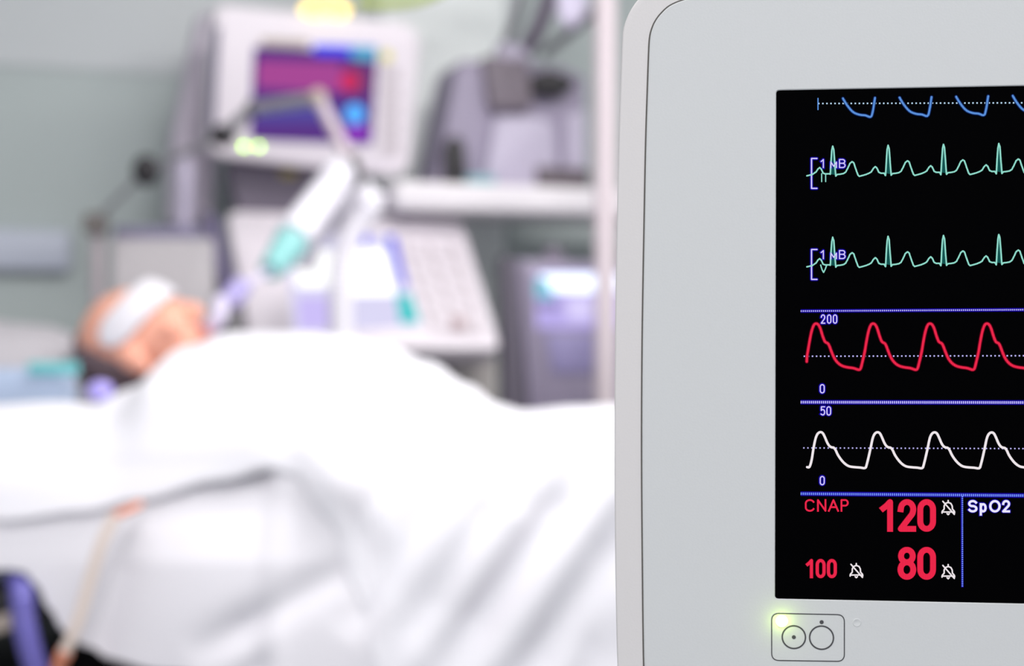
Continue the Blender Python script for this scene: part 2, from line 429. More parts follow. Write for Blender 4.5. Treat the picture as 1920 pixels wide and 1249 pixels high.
# lettering as strokes; a glyph is a list of polylines in a unit box (x 0..1, y 0 top .. 1 bottom)
def arc(cx, cy, rx, ry, a0, a1, n=10):
    return [(cx + rx * math.cos(R(a0 + (a1 - a0) * i / n)), cy - ry * math.sin(R(a0 + (a1 - a0) * i / n))) for i in range(n + 1)]
def stadium(x0, y0, x1, y1, ry):
    cx, rx = (x0 + x1) / 2, (x1 - x0) / 2
    p = arc(cx, y0 + ry, rx, ry, 0, 180) + arc(cx, y1 - ry, rx, ry, 180, 360); return p + [p[0]]
G = {
    '0': [stadium(0, 0, 1, 1, .27)], '1': [[(0.05, .24), (.38, .14), (.72, 0), (.72, 1)]],
    '2': [arc(.5, .27, .5, .27, 180, -10) + [(.93, .44), (.0, 1), (1, 1)]],
    '5': [[(.95, 0), (.1, 0), (.05, .44)] + arc(.48, .66, .5, .33, 130, -110) + [(.0, .88)]],
    '8': [stadium(.04, 0, .96, .46, .22), stadium(0, .46, 1, 1, .26)],
    'C': [arc(.52, .3, .5, .3, 25, 180) + arc(.52, .7, .5, .3, 180, 335)],
    'N': [[(0, 1), (0, 0), (1, 1), (1, 0)]], 'A': [[(0, 1), (.5, 0), (1, 1)], [(.2, .66), (.8, .66)]],
    'P': [[(0, 1), (0, 0), (.6, 0)] + arc(.6, .26, .38, .26, 90, -90, 8) + [(0, .52)]],
    'B': [[(0, 1), (0, 0), (.55, 0)] + arc(.55, .235, .4, .235, 90, -90, 8) + [(0, .47)], [(.55, .47)] + arc(.58, .735, .42, .265, 90, -90, 8) + [(0, 1)]],
    'm': [[(0, 1), (0, .32), (.5, .85), (1, .32), (1, 1)]],
    'S': [arc(.5, .25, .48, .25, 25, 250, 10) + arc(.5, .74, .5, .26, 90, -155, 10)],
    'p': [[(0, 1.3), (0, .3)], stadium(0, .3, .9, 1, .32)], 'O': [arc(.5, .5, .52, .5, 0, 360, 20)],
}
def glyph(d, ch, x0, y0, x1, y1, wpx, layer):
    h = wpx / 2; x0 += h; x1 -= h; y0 += h; y1 -= h
    for pl_ in G[ch]:
        P = [(x0 + a * (x1 - x0), y0 + b * (y1 - y0)) for a, b in pl_]
        if (P[0][0] - P[-1][0]) ** 2 + (P[0][1] - P[-1][1]) ** 2 > 1e-6:      # square ends reach the edge of the letter
            for e, f in ((0, 1), (-1, -2)):
                dx, dy = P[e][0] - P[f][0], P[e][1] - P[f][1]; l_ = math.hypot(dx, dy)
                P[e] = (P[e][0] + dx / l_ * h, P[e][1] + dy / l_ * h)
        drawpx(d, P, wpx, layer, True, True)
def text(items, wpx, m, name, edge=None, ew=4, layer=4):
    if edge:
        d = MB(mon.M)
        for it in items:
            ch, a, b, c_, e_ = it; h = ew / 2; glyph(d, ch, a - h, b - h, c_ + h, e_ + h, wpx + ew, 1)
        d.build('readout_halo', edge, scr, smooth=False)  # glow around the letters, painted as thicker strokes behind them
    d = MB(mon.M)
    for it in items: glyph(d, *it, wpx, layer)
    return d.build(name, m, scr, smooth=False)
for dy in (0, 170.5):
    text([('1', 1538, 298.5 + dy, 1546, 315.5 + dy), ('m', 1556.5, 298.5 + dy, 1569, 315.5 + dy), ('B', 1572.5, 298.5 + dy, 1585, 315.5 + dy)], 2.0, E['lav'], 'scale_text', E['blue'])
text([('2', 1538.5, 589.5, 1547, 607), ('0', 1550, 589.5, 1558.5, 607), ('0', 1561, 589.5, 1569.5, 607)], 2.1, E['lav'], 'scale_text', E['blue'])
text([('0', 1536.5, 720, 1546, 737.5)], 2.1, E['lav'], 'scale_text', E['blue'])
text([('5', 1538, 761.5, 1547, 779), ('0', 1549, 761.5, 1558, 779)], 2.1, E['lav'], 'scale_text', E['blue'])
text([('0', 1536.5, 892, 1546, 909.5)], 2.1, E['lav'], 'scale_text', E['blue'])
text([('C', 1508.5, 935.5, 1527, 959), ('N', 1531.5, 935.5, 1549, 959), ('A', 1552, 935.5, 1572.5, 959), ('P', 1575.5, 935.5, 1591, 959)], 3.3, E['red'], 'reading_title')
text([('1', 1649, 935.5, 1679, 996.5), ('2', 1683, 935.5, 1717, 996.5), ('0', 1719.5, 935.5, 1754, 996.5)], 10.6, E['red'], 'upper_reading', E['redfr'], 1.2)
text([('8', 1682.5, 1025, 1717, 1086.5), ('0', 1719.5, 1025, 1754, 1086.5)], 10.6, E['red'], 'lower_reading', E['redfr'], 1.2)
text([('1', 1510.5, 1047.5, 1527, 1083.5), ('0', 1529, 1047.5, 1547.5, 1083.5), ('0', 1550, 1047.5, 1568.5, 1083.5)], 5.8, E['red'], 'mean_reading', E['redfr'], 1.2)
text([('S', 1814, 937, 1832, 960.5), ('p', 1836, 937, 1850, 960.5), ('O', 1854, 937, 1875, 960.5), ('2', 1878, 937, 1893, 960.5)], 4.2, E['spo'], 'reading_title', E['blue'], 3)
for cx, cy in ((1777, 951), (1605, 1069), (1777, 1071)):
    d = MB(mon.M)
    for p in ([(-11.5, 10.5), (-11, 7), (-7.5, 3), (-7.5, -3), (-5, -7.5), (0, -9.5), (5, -7.5), (7.5, -3), (8, 3), (11.5, 7), (12, 10.5)],
              [(-11.5, 8.5), (12, 8.5)], [(0, -13), (0, -9)], [(-10, -11.5), (11.5, 13)], [(-2, 11.5), (0, 13.5), (2, 11.5)]):
        drawpx(d, [(cx + a, cy + b) for a, b in p], 2.6, 4)
    d.build('muted_alarm_icon', E['white'], scr, smooth=False)

# ---- power buttons and LED on the front panel
YF = -0.00135
kd = MB(mon.M)
rr_ = rpoly([mon.px(*p) for p in ((1446.5, 1149), (1582.5, 1151.5), (1582.5, 1239), (1446.5, 1237))], 14 * PX, 8)
kd.stroke(rr_ + [rr_[0]], 1.9 * PX, YF, False); kd.build('button_frame', M_['ink'], mt, smooth=False)
def annulus(cx, cy, r, wpx, nm):
    d = MB(mon.M); u, v = mon.px(cx, cy); n = 48
    p = [(u + r * PX * math.cos(2 * math.pi * i / n), v + r * PX * math.sin(2 * math.pi * i / n)) for i in range(n + 1)]
    d.stroke(p, wpx * PX, YF, False)
    return d, u, v
d, u, v = annulus(1488, 1193.5, 21.5, 2.7, 'b'); d.disc((u, v), 3.7 * PX, YF); d.build('on_button', M_['ink'], mt, smooth=False)
d, u, v = annulus(1539.8, 1194.5, 22, 2.7, 'b'); d.disc(mon.px(1540, 1165.5), 3.8 * PX, YF); d.build('standby_button', M_['ink'], mt, smooth=False)
u, v = mon.px(1465.5, 1163.5)
d = MB(mon.M); d.lathe((u, -0.0011, v), (0, -1, 0), [(0, 12 * PX), (0.0006, 11.5 * PX), (0.0012, 9 * PX), (0.0015, 5 * PX), (0.0016, 0)], 24)
led = d.build('power_led', emis('led_green', (244, 255, 170), 2.6), mt); led['label'] = 'glowing yellow green power light'
ld = bpy.data.lights.new('power_led_glow', 'POINT'); ld.energy = 0.0020; ld.color = (0.62, 1.0, 0.02); ld.shadow_soft_size = 0.0015
lo = bpy.data.objects.new('power_led_glow', ld); C.objects.link(lo); lo.location = mon.w(u, -0.0055, v)
u, v = mon.px(1606, 1166.5)
d = MB(mon.M); d.lathe((u, -0.0011, v), (0, -1, 0), [(0, 8.5 * PX), (0.0002, 8 * PX), (0.0003, 6.5 * PX), (0.00015, 5.0 * PX), (0.0001, 0)], 24); d.build('light_sensor', M_['front'], mt)
# mount on the back
bx = MB(mon.M); bx.box((ucen, 0.095, 0), (0.11, 0.05, 0.11), 0.006); bx.build('mount_plate', M_['steel'], mt)
sp_ = mon.w(ucen, 0.20, 0)
st = thing('rolling_stand', (sp_.x, sp_.y, 0), 'grey rolling stand carrying the pale grey patient monitor from behind', 'stand')
MB().tube([(sp_.x, sp_.y, 0.09), (sp_.x, sp_.y, sp_.z + 0.03)], 0.018, 16, 0).build('pole', M_['steel'], st)
MB(mon.M).box((ucen, 0.151, 0), (0.05, 0.07, 0.05), 0.005).build('bracket', M_['steel'], st)
for k in range(5):
    a = 2 * math.pi * k / 5 + 0.3; e = V((sp_.x + 0.27 * math.cos(a), sp_.y + 0.27 * math.sin(a), 0.075))
    lg = MB().tube([(sp_.x, sp_.y, 0.10), e], 0.016, 10, 0).build('leg', M_['steel'], st)
    MB().lathe(e + V((-0.012, 0, -0.04)), (1, 0, 0), [(0, 0.03), (0.003, 0.035), (0.021, 0.035), (0.024, 0.03)], 16).build('caster', M_['black'], lg)

# ------------------------------------------------------------------ the bed
bed = thing('hospital_bed', (-0.1, 2.48, 0), 'dark framed hospital bed under the patient, wheels and frame in shadow', 'bed')
MB().box((-0.08, 2.49, 0.60), (2.1, 0.80, 0.05), 0.01).build('deck', M_['dark'], bed)
MB().box((-0.08, 2.49, 0.42), (1.7, 0.5, 0.09), 0.01).build('base_frame', M_['dark'], bed)
MB().box((-1.20, 2.49, 0.86), (0.04, 0.86, 0.50), 0.015).build('headboard', M_['box'], bed)
MB().box((1.03, 2.49, 0.80), (0.04, 0.86, 0.40), 0.015).build('footboard', M_['box'], bed)
for x in (-0.85, 0.7):
    for y in (2.24, 2.74):
        lg = MB().tube([(x, y, 0.14), (x, y, 0.575)], 0.03, 14, 0).build('leg', M_['dark'], bed)
        MB().lathe((x - 0.02, y, 0.07), (1, 0, 0), [(0, 0.06), (0.005, 0.07), (0.035, 0.07), (0.04, 0.06)], 20).build('caster', M_['black'], lg)
a, b = at(-70, 1192, 2.06), at(36, 1158, 2.06)
MB().box((a + b) / 2, ((b - a).length, 0.02, 0.026), 0.005, Matrix.Rotation(math.atan2(-(b.z - a.z), b.x - a.x), 3, 'Y')).build('side_rail', M_['beige'], bed)
mtop = 0.755
tag(MB().slab(rrect(-1.16, 2.10, 0.99, 2.88, 0.06, 5), [(0, 0)]) and MB().box((-0.085, 2.49, 0.690), (2.13, 0.78, 0.13), 0.03).build('mattress', M_['mattress']), 'grey mattress hidden beneath the white bedding of the hospital bed', 'mattress')

def cushion(c, sx, sy, sz, rot=None, seed=0, nx=36, ny=26):
    d = MB(Matrix.Translation(V(c)) @ (rot.to_4x4() if rot else I4)); g = {}
    for sgn in (1, -1):
        for i in range(nx + 1):
            for j in range(ny + 1):
                a, b = i / nx * 2 - 1, j / ny * 2 - 1
                edge = i in (0, nx) or j in (0, ny)
                h = (max(0, (1 - abs(a) ** 3)) * max(0, (1 - abs(b) ** 3))) ** 0.45
                wr = 0.06 * noise.noise(V((a * 2.5 + seed, b * 3, sgn)))
                k = (i, j, 0 if edge else sgn)
                if k not in g: g[k] = d._v((a * sx / 2 * (1 - 0.05 * b * b), b * sy / 2 * (1 - 0.05 * a * a), sgn * sz / 2 * h * (1 + wr * 2) if not edge else 0))
        for i in range(nx):
            for j in range(ny):
                q = [g.get((a, b, 0 if a in (0, nx) or b in (0, ny) else sgn)) for a, b in ((i, j), (i + 1, j), (i + 1, j + 1), (i, j + 1))]
                d.face(q if sgn > 0 else q[::-1])
    return d
# ---------------------------------------------------------------- the patient
YB = 2.50
hc = at(276, 650, YB)                                # middle of the head
th = R(40); c_ = V((-math.cos(th), 0, math.sin(th))); f_ = V((math.sin(th), 0, math.cos(th)))
rx = V((0, -1, 0))                                   # the patient's right side faces the camera
tw = Matrix.Rotation(R(-7), 3, c_); f_ = tw @ f_; rx = tw @ rx
HM = Matrix(((rx.x, f_.x, c_.x, hc.x), (rx.y, f_.y, c_.y, hc.y), (rx.z, f_.z, c_.z, hc.z), (0, 0, 0, 1)))
hd = MB(HM)
hd.ball((0, -0.012, 0.030), (0.076, 0.096, 0.088))           # skull
hd.ball((0, 0.028, 0.005), (0.064, 0.066, 0.080))            # brow and cheeks
hd.ball((0, 0.028, -0.045), (0.056, 0.058, 0.066))           # jaw
hd.ball((0, 0.068, -0.098), (0.024, 0.020, 0.018))           # chin
for sx in (-1, 1):
    hd.ball((sx * 0.037, 0.064, -0.022), (0.026, 0.021, 0.026))   # cheekbone
    hd.ball((sx * 0.030, 0.083, 0.022), (0.024, 0.010, 0.009))    # brow
    hd.ball((sx * 0.031, 0.077, 0.006), (0.015, 0.012, 0.010))    # closed eye
    hd.ball((sx * 0.012, 0.096, -0.034), (0.009, 0.010, 0.008))   # nostril wing
    hd.ball((sx * 0.078, -0.012, -0.012), (0.010, 0.020, 0.033), Matrix.Rotation(R(12), 3, 'X'))   # ear
    hd.ball((sx * 0.080, -0.008, -0.034), (0.008, 0.012, 0.012))
hd.tube([(0, 0.084, 0.020), (0, 0.098, -0.006), (0, 0.110, -0.028), (0, 0.094, -0.038)], lambda t: 0.0075 + 0.0035 * math.sin(t * 2.6), 12)
hd.ball((0, 0.086, -0.061), (0.024, 0.009, 0.007)); hd.ball((0, 0.085, -0.073), (0.021, 0.009, 0.007))
hw = lambda p: HM @ V(p)
nk0, nk1 = hw((0, -0.010, -0.040)), hw((0, -0.015, -0.185))
bd = MB(); bd.bm.free(); bd.bm = hd.bm
bd.tube([nk0, nk0.lerp(nk1, .5), nk1], lambda t: 0.056 + 0.010 * t, 20)
zt = 0.858                                           # middle height of the trunk
bd.ball((-0.33, YB, zt), (0.20, 0.175, 0.086)); bd.ball((-0.25, YB, zt), (0.19, 0.150, 0.080)); bd.ball((0.00, YB, zt - 0.066), (0.17, 0.150, 0.048))
for sy in (-1, 1):
    sh = V((-0.44, YB + sy * 0.175, zt - 0.015)); bd.ball(sh, (0.068, 0.062, 0.058))
    el = V((-0.22, YB + sy * 0.235, zt - 0.045)); wr = V((0.02, YB + sy * 0.20, zt - 0.058))
    bd.tube([sh, sh.lerp(el, .5), el], lambda t: 0.050 - 0.012 * t, 14); bd.tube([el, el.lerp(wr, .5), wr], lambda t: 0.039 - 0.012 * t, 14)
    bd.ball(el, (0.039,) * 3)
    bd.ball(wr + V((0.055, 0, -0.004)), (0.055, 0.038, 0.016))
    for k, ln in enumerate((0.070, 0.080, 0.074, 0.058)):
        q = wr + V((0.095, (k - 1.5) * 0.019, -0.004)); bd.tube([q, q + V((ln * .5, 0, 0.002)), q + V((ln, 0, -0.008))], 0.0088, 10)
    q = wr + V((0.02, -sy * 0.025, -0.004)); bd.tube([q, q + V((0.035, -sy * 0.022, 0)), q + V((0.065, -sy * 0.026, -0.004))], 0.0105, 10)
    hp = V((0.06, YB + sy * 0.085, zt - 0.070)); kn = V((0.47, YB + sy * 0.095, zt - 0.070)); an = V((0.86, YB + sy * 0.10, zt - 0.074))
    bd.tube([hp, hp.lerp(kn, .5), kn], lambda t: 0.050 - 0.005 * t, 16); bd.tube([kn, kn.lerp(an, .35), an], lambda t: 0.046 - 0.014 * t, 16)
    bd.ball(kn, (0.047,) * 3); bd.ball(an, (0.034,) * 3)
    bd.tube([an, an + V((0.04, sy * .02, 0.02)), an + V((0.08, sy * .06, 0.034))], lambda t: 0.030 - 0.012 * t, 12)
per = bd.build('person', M_['skin'])
tag(per, 'bald person lying in the bed, bandaged forehead, breathing tube, white sheet to the chin', 'person')
md = per.modifiers.new('remesh', 'REMESH'); md.mode = 'VOXEL'; md.voxel_size = 0.0055; md.use_smooth_shade = True
sm = per.modifiers.new('smooth', 'SMOOTH'); sm.factor = 0.5; sm.iterations = 3
d = MB(HM); d.ball((0, -0.012, 0.030), (0.0795, 0.0995, 0.0915), None, 96, keep=lambda q: q.y < -0.22 - 0.35 * q.z and q.z > -0.75)
hr = d.build('hair', M_['hair'], per); so = hr.modifiers.new('thick', 'SOLIDIFY'); so.thickness = 0.004
# gauze over forehead and right temple
d = MB(HM); nA, nB = 40, 10; g = []
for i in range(nA + 1):
    a = R(118 - 124 * i / nA)                         # 90 = forehead, 0 = right side
    row = []
    for j in range(nB + 1):
        t = j / nB * 2 - 1; endf = min(1, (0.06 + min(i, nA - i) / 5.0)); hz = 0.046 + t * 0.027 * math.sqrt(min(1, endf))
        k = math.sqrt(max(0.05, 1 - ((hz - 0.030) / 0.088) ** 2)); lf = 0.0045
        ry = max(0.096 * k - 0.012, (0.094 - 0.012 * abs(hz) / 0.06)) if a > 0 else 0.096 * k
        px_, py_ = (0.076 * k + lf) * math.cos(a), (0.096 * k + 0.004 + lf) * math.sin(a) - 0.012 + 0.012 * max(0, math.sin(a))
        row.append(d._v((px_, py_, hz)))
    g.append(row)
for i in range(nA):
    for j in range(nB): d.face([g[i][j], g[i + 1][j], g[i + 1][j + 1], g[i][j + 1]])
bn = d.build('bandage', M_['gauze'], per); bn['label'] = 'white gauze strip across the forehead'
so = bn.modifiers.new('thick', 'SOLIDIFY'); so.thickness = 0.006; so.offset = 0

# pillow and pad at the head end
tag(cushion((-0.97, 2.68, 0.900), 0.56, 0.46, 0.24, Matrix.Rotation(R(10), 3, 'Y'), 3).build('pillow', M_['pillow']), 'white pillow under the patient’s head at the left edge', 'pillow')
pd = thing('bed_pad', (-0.9, 2.40, mtop), 'pale blue pad with a teal stripe beside the pillow', 'bed pad')
MB().box((-0.935, 2.40, 0.848), (0.40, 0.07, 0.186), 0.025).build('cloth', M_['pad'], pd)
q = at(100, 686, 2.36); MB().box((q.x, 2.362, q.z - .004), (0.085, 0.008, 0.020), 0.002).build('stripe', M_['teal'], pd)

# bedding: a surface swept along the bed; each column is a cross-section from the far edge over the body and down the near side
def pxX(p, Y): return (p - 960) / F * Y
def zpx(py, Y): return CAMZ - (py - 624.5) / F * Y
Xs = lambda p: pxX(p, 2.4)
T_top = [(Xs(-300), zpx(768, 2.3)), (Xs(0), zpx(764, 2.3)), (Xs(150), zpx(758, 2.3)), (Xs(215), zpx(762, 2.33)), (Xs(280), zpx(728, 2.37)), (Xs(350), zpx(656, 2.42)), (Xs(430), zpx(632, 2.45)), (Xs(560), zpx(632, 2.45)), (Xs(640), zpx(638, 2.45)), (Xs(720), zpx(657, 2.45)), (Xs(800), zpx(686, 2.45)), (Xs(880), zpx(726, 2.45)), (Xs(930), zpx(762, 2.45)), (Xs(980), zpx(776, 2.45)), (Xs(1080), zpx(768, 2.45)), (Xs(1160), zpx(766, 2.45)), (0.95, 0.878), (1.05, 0.87)]
T_far = [(Xs(150), 2.33), (Xs(230), 2.37), (Xs(300), 2.50), (Xs(370), 2.74), (Xs(450), 2.86)]
T_farz = [(Xs(150), 0.874), (Xs(230), 0.870), (Xs(300), 0.900), (Xs(360), 0.925), (Xs(450), 0.86), (Xs(560), 0.85), (0.2, 0.83)]
T_cy = [(Xs(150), 2.28), (Xs(230), 2.32), (Xs(300), 2.38), (Xs(360), 2.44), (Xs(450), 2.47)]
Xh = lambda p: pxX(p, 2.02)
T_hem = [(Xh(-300), 1010), (Xh(0), 985), (Xh(150), 970), (Xh(250), 950), (Xh(400), 922), (Xh(500), 908), (Xh(550), 918), (Xh(615), 985), (Xh(665), 1110), (Xh(730), 1330), (Xh(1200), 1340)]
lines = [((905, 845), (690, 1130), .020, 2.2), ((748, 872), (672, 1015), .013, 1.8), ((935, 940), (800, 1160), .014, 1.7), ((1075, 905), (860, 1200), .024, 2.4), ((1150, 990), (985, 1260), .015, 2.0), ((1010, 870), (960, 950), .006, 2), ((690, 1040), (440, 1180), .012, 2), ((1240, 900), (1080, 1260), .02, 2.2)]
def segd(x, z, a, b, wd):
    A, B = V((pxX(a[0], 2.06), zpx(a[1], 2.06))), V((pxX(b[0], 2.06), zpx(b[1], 2.06))); P = V((x, z)); dd = B - A
    t = (P - A).dot(dd) / dd.length_squared; tc = max(-.15, min(1.15, t)); fade = max(0, 1 - max(0, abs(t - .5) - .35) / .35)
    ds = (P - (A + dd * tc)).length; return math.exp(-(ds / (wd * 0.01)) ** 2) * fade
def bulge(x, z, pts, wd):
    best = 9
    for a, b in zip(pts, pts[1:]):
        A, B = V(a), V(b); P = V((x, z)); dd = B - A; t = max(0, min(1, (P - A).dot(dd) / dd.length_squared)); best = min(best, (P - A - dd * t).length)
    return math.exp(-(best / wd) ** 2)
arm = [(pxX(300, 2.12), zpx(800, 2.12)), (pxX(560, 2.06), zpx(840, 2.06)), (pxX(628, 2.03), zpx(905, 2.03))]
def sheet_surface(nx, ny, x0, x1, y_off, hemz, hang_bulge, part_top=None):
    d = MB(); rows = []
    for i in range(nx + 1):
        X = x0 + (x1 - x0) * i / nx
        zt_, yf, zf, yc = interp(T_top, X), interp(T_far, X), interp(T_farz, X), interp(T_cy, X)
        zh = hemz(X); zt_ -= 0.018; zf -= 0.024
        yn = 2.235; zn = 0.60 * zt_ + 0.40 * 0.868
        ctrl = [V((yf, zf)), V(((yf + yc) / 2, (zf * .35 + zt_ * .65))), V((yc, zt_)), V(((yn + yc) / 2, zt_ * .84 + zn * .16)), V((yn, zn - .008)), V((2.125, 0.833)), V((2.082, 0.790)), V((2.062, 0.740)), V((2.048, 0.68)), V((2.040, 0.60)), V((2.036, 0.50)), V((2.034, 0.42))]
        P = spline(ctrl, 10); L = [0]
        for a, b in zip(P, P[1:]): L.append(L[-1] + (b - a).length)
        # cut where the surface reaches the hem height
        k = next((k for k in range(len(P)) if P[k].x < 2.2 and P[k].y < zh), len(P) - 1)
        t_ = (P[k - 1].y - zh) / max(1e-6, P[k - 1].y - P[k].y); end = L[k - 1] + (L[k] - L[k - 1]) * min(1, max(0, t_))
        start = 0
        if part_top: start = next(L[k] for k in range(len(P)) if P[k].x < part_top + 0.0)
        row = []
        for j in range(ny + 1):
            s_ = start + (end - start) * j / ny
            k = max(1, next((k for k in range(len(L)) if L[k] >= s_), len(L) - 1))
            p = P[k - 1].lerp(P[k], (s_ - L[k - 1]) / max(1e-9, L[k] - L[k - 1])); tg = (P[k] - P[k - 1]).normalized(); nrm = V((-tg.y * 1, tg.x))
            if nrm.x > 0 and p.x < 2.2: nrm = -nrm
            if nrm.y < 0 and p.x >= 2.2: nrm = -nrm
            dsp = hang_bulge(X, p.x, p.y)
            row.append((X, p.x + nrm.x * (dsp + y_off), p.y + nrm.y * (dsp + y_off)))
        rows.append(row)
    vs = [[d._v(p) for p in r] for r in rows]
    for i in range(nx):
        for j in range(ny): d.face([vs[i][j], vs[i + 1][j], vs[i + 1][j + 1], vs[i][j + 1]])
    return d
def fold_sheet(X, Y, z):
    s_ = 0
    near = max(0, min(1, (2.32 - Y) / 0.16))
    for a, b, dp, wd in lines: s_ -= dp * segd(X, z, a, b, wd * 1.25) * near
    s_ += 0.050 * bulge(X, z, arm, 0.055) * near
    if X > Xs(690): s_ += near * 0.006 * math.sin((X - z * 0.74) * 56) * min(1, (X - Xs(690)) / .1)
    hz = max(0, min(1, (0.79 - z) / 0.12)) * near
    s_ += 0.030 * hz * math.exp(-((X - pxX(430, 2.03)) / 0.22) ** 2) - 0.012 * interp([(pxX(470, 2.03), 0), (pxX(570, 2.03), 1), (pxX(760, 2.03), 1), (pxX(900, 2.03), 0)], X) * near
    s_ += 0.004 * noise.noise(V((X * 7, Y * 9, z * 7)))
    s_ += 0.007 * near * noise.noise(V((X * 3.1 + 4 - z * 2.2, Y, z * 1.2)))
    return s_
hem = lambda X: zpx(interp(T_hem, X), 2.03)
ts = sheet_surface(200, 110, -1.14, 1.0, 0.022, hem, fold_sheet).build('bed_sheet', M_['sheet'])
tag(ts, 'bright white sheet over the patient’s body, falling in slanting folds down the near side', 'sheet')
so = ts.modifiers.new('thick', 'SOLIDIFY'); so.thickness = 0.005; so.offset = -1
T_cb = [(-1.0, 1075), (pxX(0, 2.0), 1078), (pxX(30, 2.0), 1082), (pxX(55, 2.0), 1106), (pxX(80, 2.0), 1150), (pxX(110, 2.0), 1192), (pxX(150, 2.0), 1222), (pxX(200, 2.0), 1243), (pxX(300, 2.0), 1262), (pxX(520, 2.0), 1290), (0.1, 1330)]
def fold_cover(X, Y, z):
    near = max(0, min(1, (2.16 - Y) / 0.1)); s_ = 0
    hz = max(0, min(1, (0.79 - z) / 0.12)); s_ += 0.030 * hz * math.exp(-((X - pxX(430, 2.03)) / 0.22) ** 2)
    for a, b, dp, wd in (((690, 1050), (420, 1190), .022, 2.0), ((700, 1120), (470, 1260), .018, 1.8), ((640, 1150), (560, 1250), .014, 1.6), ((250, 1030), (190, 1230), .012, 2.2)):
        s_ -= dp * segd(X, z, a, b, wd * 1.2) * near
    s_ += 0.008 * near * noise.noise(V((X * 4 + 9, 1, z * 5)))
    k = interp([(pxX(482, 2.03), 0), (pxX(532, 2.03), 1)], X)          # under the elbow both cloths lie together
    return s_ * (1 - k) + (fold_sheet(X, Y, z) + 0.0105) * k
cv = sheet_surface(140, 60, pxX(-70, 2.0), 0.05, 0.004, lambda X: zpx(interp(T_cb, X), 2.0), fold_cover, part_top=2.13).build('blanket', M_['cover'])
tag(cv, 'white blanket hanging at lower left below the hem of the white sheet', 'blanket')
so = cv.modifiers.new('thick', 'SOLIDIFY'); so.thickness = 0.006; so.offset = -1

# drain tube over the blanket, hose and dark bag below the bed
dt = thing('drain_tube', at(110, 1249, 1.97), 'thin orange and pale tube running down over the white blanket at lower left', 'tube')
MB().tube([at(262, 946, 2.015), at(240, 957, 1.985), at(216, 966, 1.97)], 0.0055, 10).build('connector', M_['orange'], dt)
MB().tube([at(216, 966, 1.97), at(190, 1020, 1.965), at(168, 1090, 1.965), at(146, 1165, 1.965), at(122, 1222, 1.965)], 0.008, 10).build('tubing', M_['palepink'], dt)
MB().tube([at(122, 1222, 1.965), at(112, 1245, 1.97), at(100, 1300, 1.99), at(96, 1400, 2.02)], 0.010, 10).build('lower_tubing', M_['orange'], dt)
bh = MB().tube([at(30, 1062, 2.10), at(40, 1110, 2.03), at(44, 1160, 2.02), at(56, 1215, 2.02), at(78, 1290, 2.03), at(100, 1400, 2.06)], 0.0165, 14, cor=0.06, per=0.012).build('corrugated_hose', M_['blue'])
tag(bh, 'violet blue hose hanging below the bed at the lower left corner', 'hose')

# lead clip below the head and airway in the mouth
q = at(188, 733, 2.30)
cl = tag(MB().ball(q, (0.021, 0.014, 0.017)).build('sensor_clip', M_['violet']), 'small violet sensor clip beside the back of the patient’s head', 'clip')
mo = hw((0, 0.092, -0.067))
aw = thing('airway_tube', mo, 'frosted breathing tube with a violet joint running from the patient’s mouth', 'tube')
j1 = at(428, 566, 2.52)
MB().tube([mo, mo + f_ * 0.025 + V((0.005, 0, 0.01)), mo.lerp(j1, .6) + V((0, 0, .02)), j1], 0.013, 14).build('tube', M_['clear'], aw)
MB().tube([j1, at(440, 552, 2.53), at(452, 538, 2.55)], 0.020, 14).build('connector', mat('pale_violet_plastic', (166, 156, 206), 0.45), aw)
MB(HM).box((0, 0.098, -0.066), (0.075, 0.006, 0.016), 0.002).build('fixing_tape', M_['lip'], aw)
MB().tube([at(452, 538, 2.55), at(470, 528, 2.59), at(504, 509, 2.648)], 0.006, 12).build('thin_tube', M_['clear'], aw)

# ------------------------------------------------------------------ the ventilator behind the bed
VY = 22
vt_root = thing('ventilator', (at(640, 500, 3.45).x, 3.52, 0), 'white ventilator behind the bed with a purple upper display and bright lower screen', 'ventilator')
up = Plane(at(590, 175, 3.36), VY, -5)
d = MB(up.M); d.block(rpoly(up.pxs([(402, 6), (792, 46), (768, 334), (392, 292)]), [.03, .06, .06, .04], 6), 0, 0.10, 0.011); vh = d.build('display_housing', M_['vent'], vt_root)
d = MB(up.M); d.block(rpoly(up.pxs([(476, 88), (708, 100), (697, 272), (468, 262)]), .004, 2), -0.004, 0.003, 0.001); dsb = d.build('display_screen', emis('ventilator_screen', (92, 56, 136), 1.0), vt_root)
def patch(pl_, pts, y, m, nm, par, r=0.004): d = MB(pl_.M); d.slab(rpoly(pl_.pxs(pts), r, 4), [(0, y), (0, y + 0.001)]); return d.build(nm, m, par)
def spot(pl_, cx, cy, rpx, y, m, nm, par):
    d = MB(pl_.M); u, v = pl_.px(cx, cy); r = rpx * pl_.O.y / F
    d.lathe((u, y, v), (0, 1, 0), [(0, r * .9), (0.001, r), (0.002, r)], 20); return d.build(nm, m, par)
patch(up, [(482, 112), (640, 118), (640, 175), (480, 165)], -0.006, emis('scr_magenta', (168, 74, 150)), 'magenta_field', dsb)
patch(up, [(645, 120), (698, 122), (694, 180), (645, 178)], -0.006, emis('scr_plum', (122, 62, 118)), 'plum_field', dsb)
patch(up, [(478, 205), (640, 200), (640, 228), (476, 230)], -0.006, emis('scr_indigo', (86, 78, 160)), 'indigo_field', dsb)
patch(up, [(586, 84), (706, 88), (704, 108), (588, 104)], -0.0065, emis('scr_blue', (72, 80, 250)), 'blue_bar', dsb)
patch(up, [(658, 88), (706, 90), (702, 116), (656, 110)], -0.008, emis('scr_cyan', (86, 176, 210)), 'cyan_field', dsb)
patch(up, [(490, 72), (578, 76), (578, 90), (488, 87)], -0.0045, M_['beige'], 'name_strip', vt_root)
spot(up, 654, 153, 18, -0.0085, emis('scr_red', (214, 50, 96)), 'red_field', dsb)
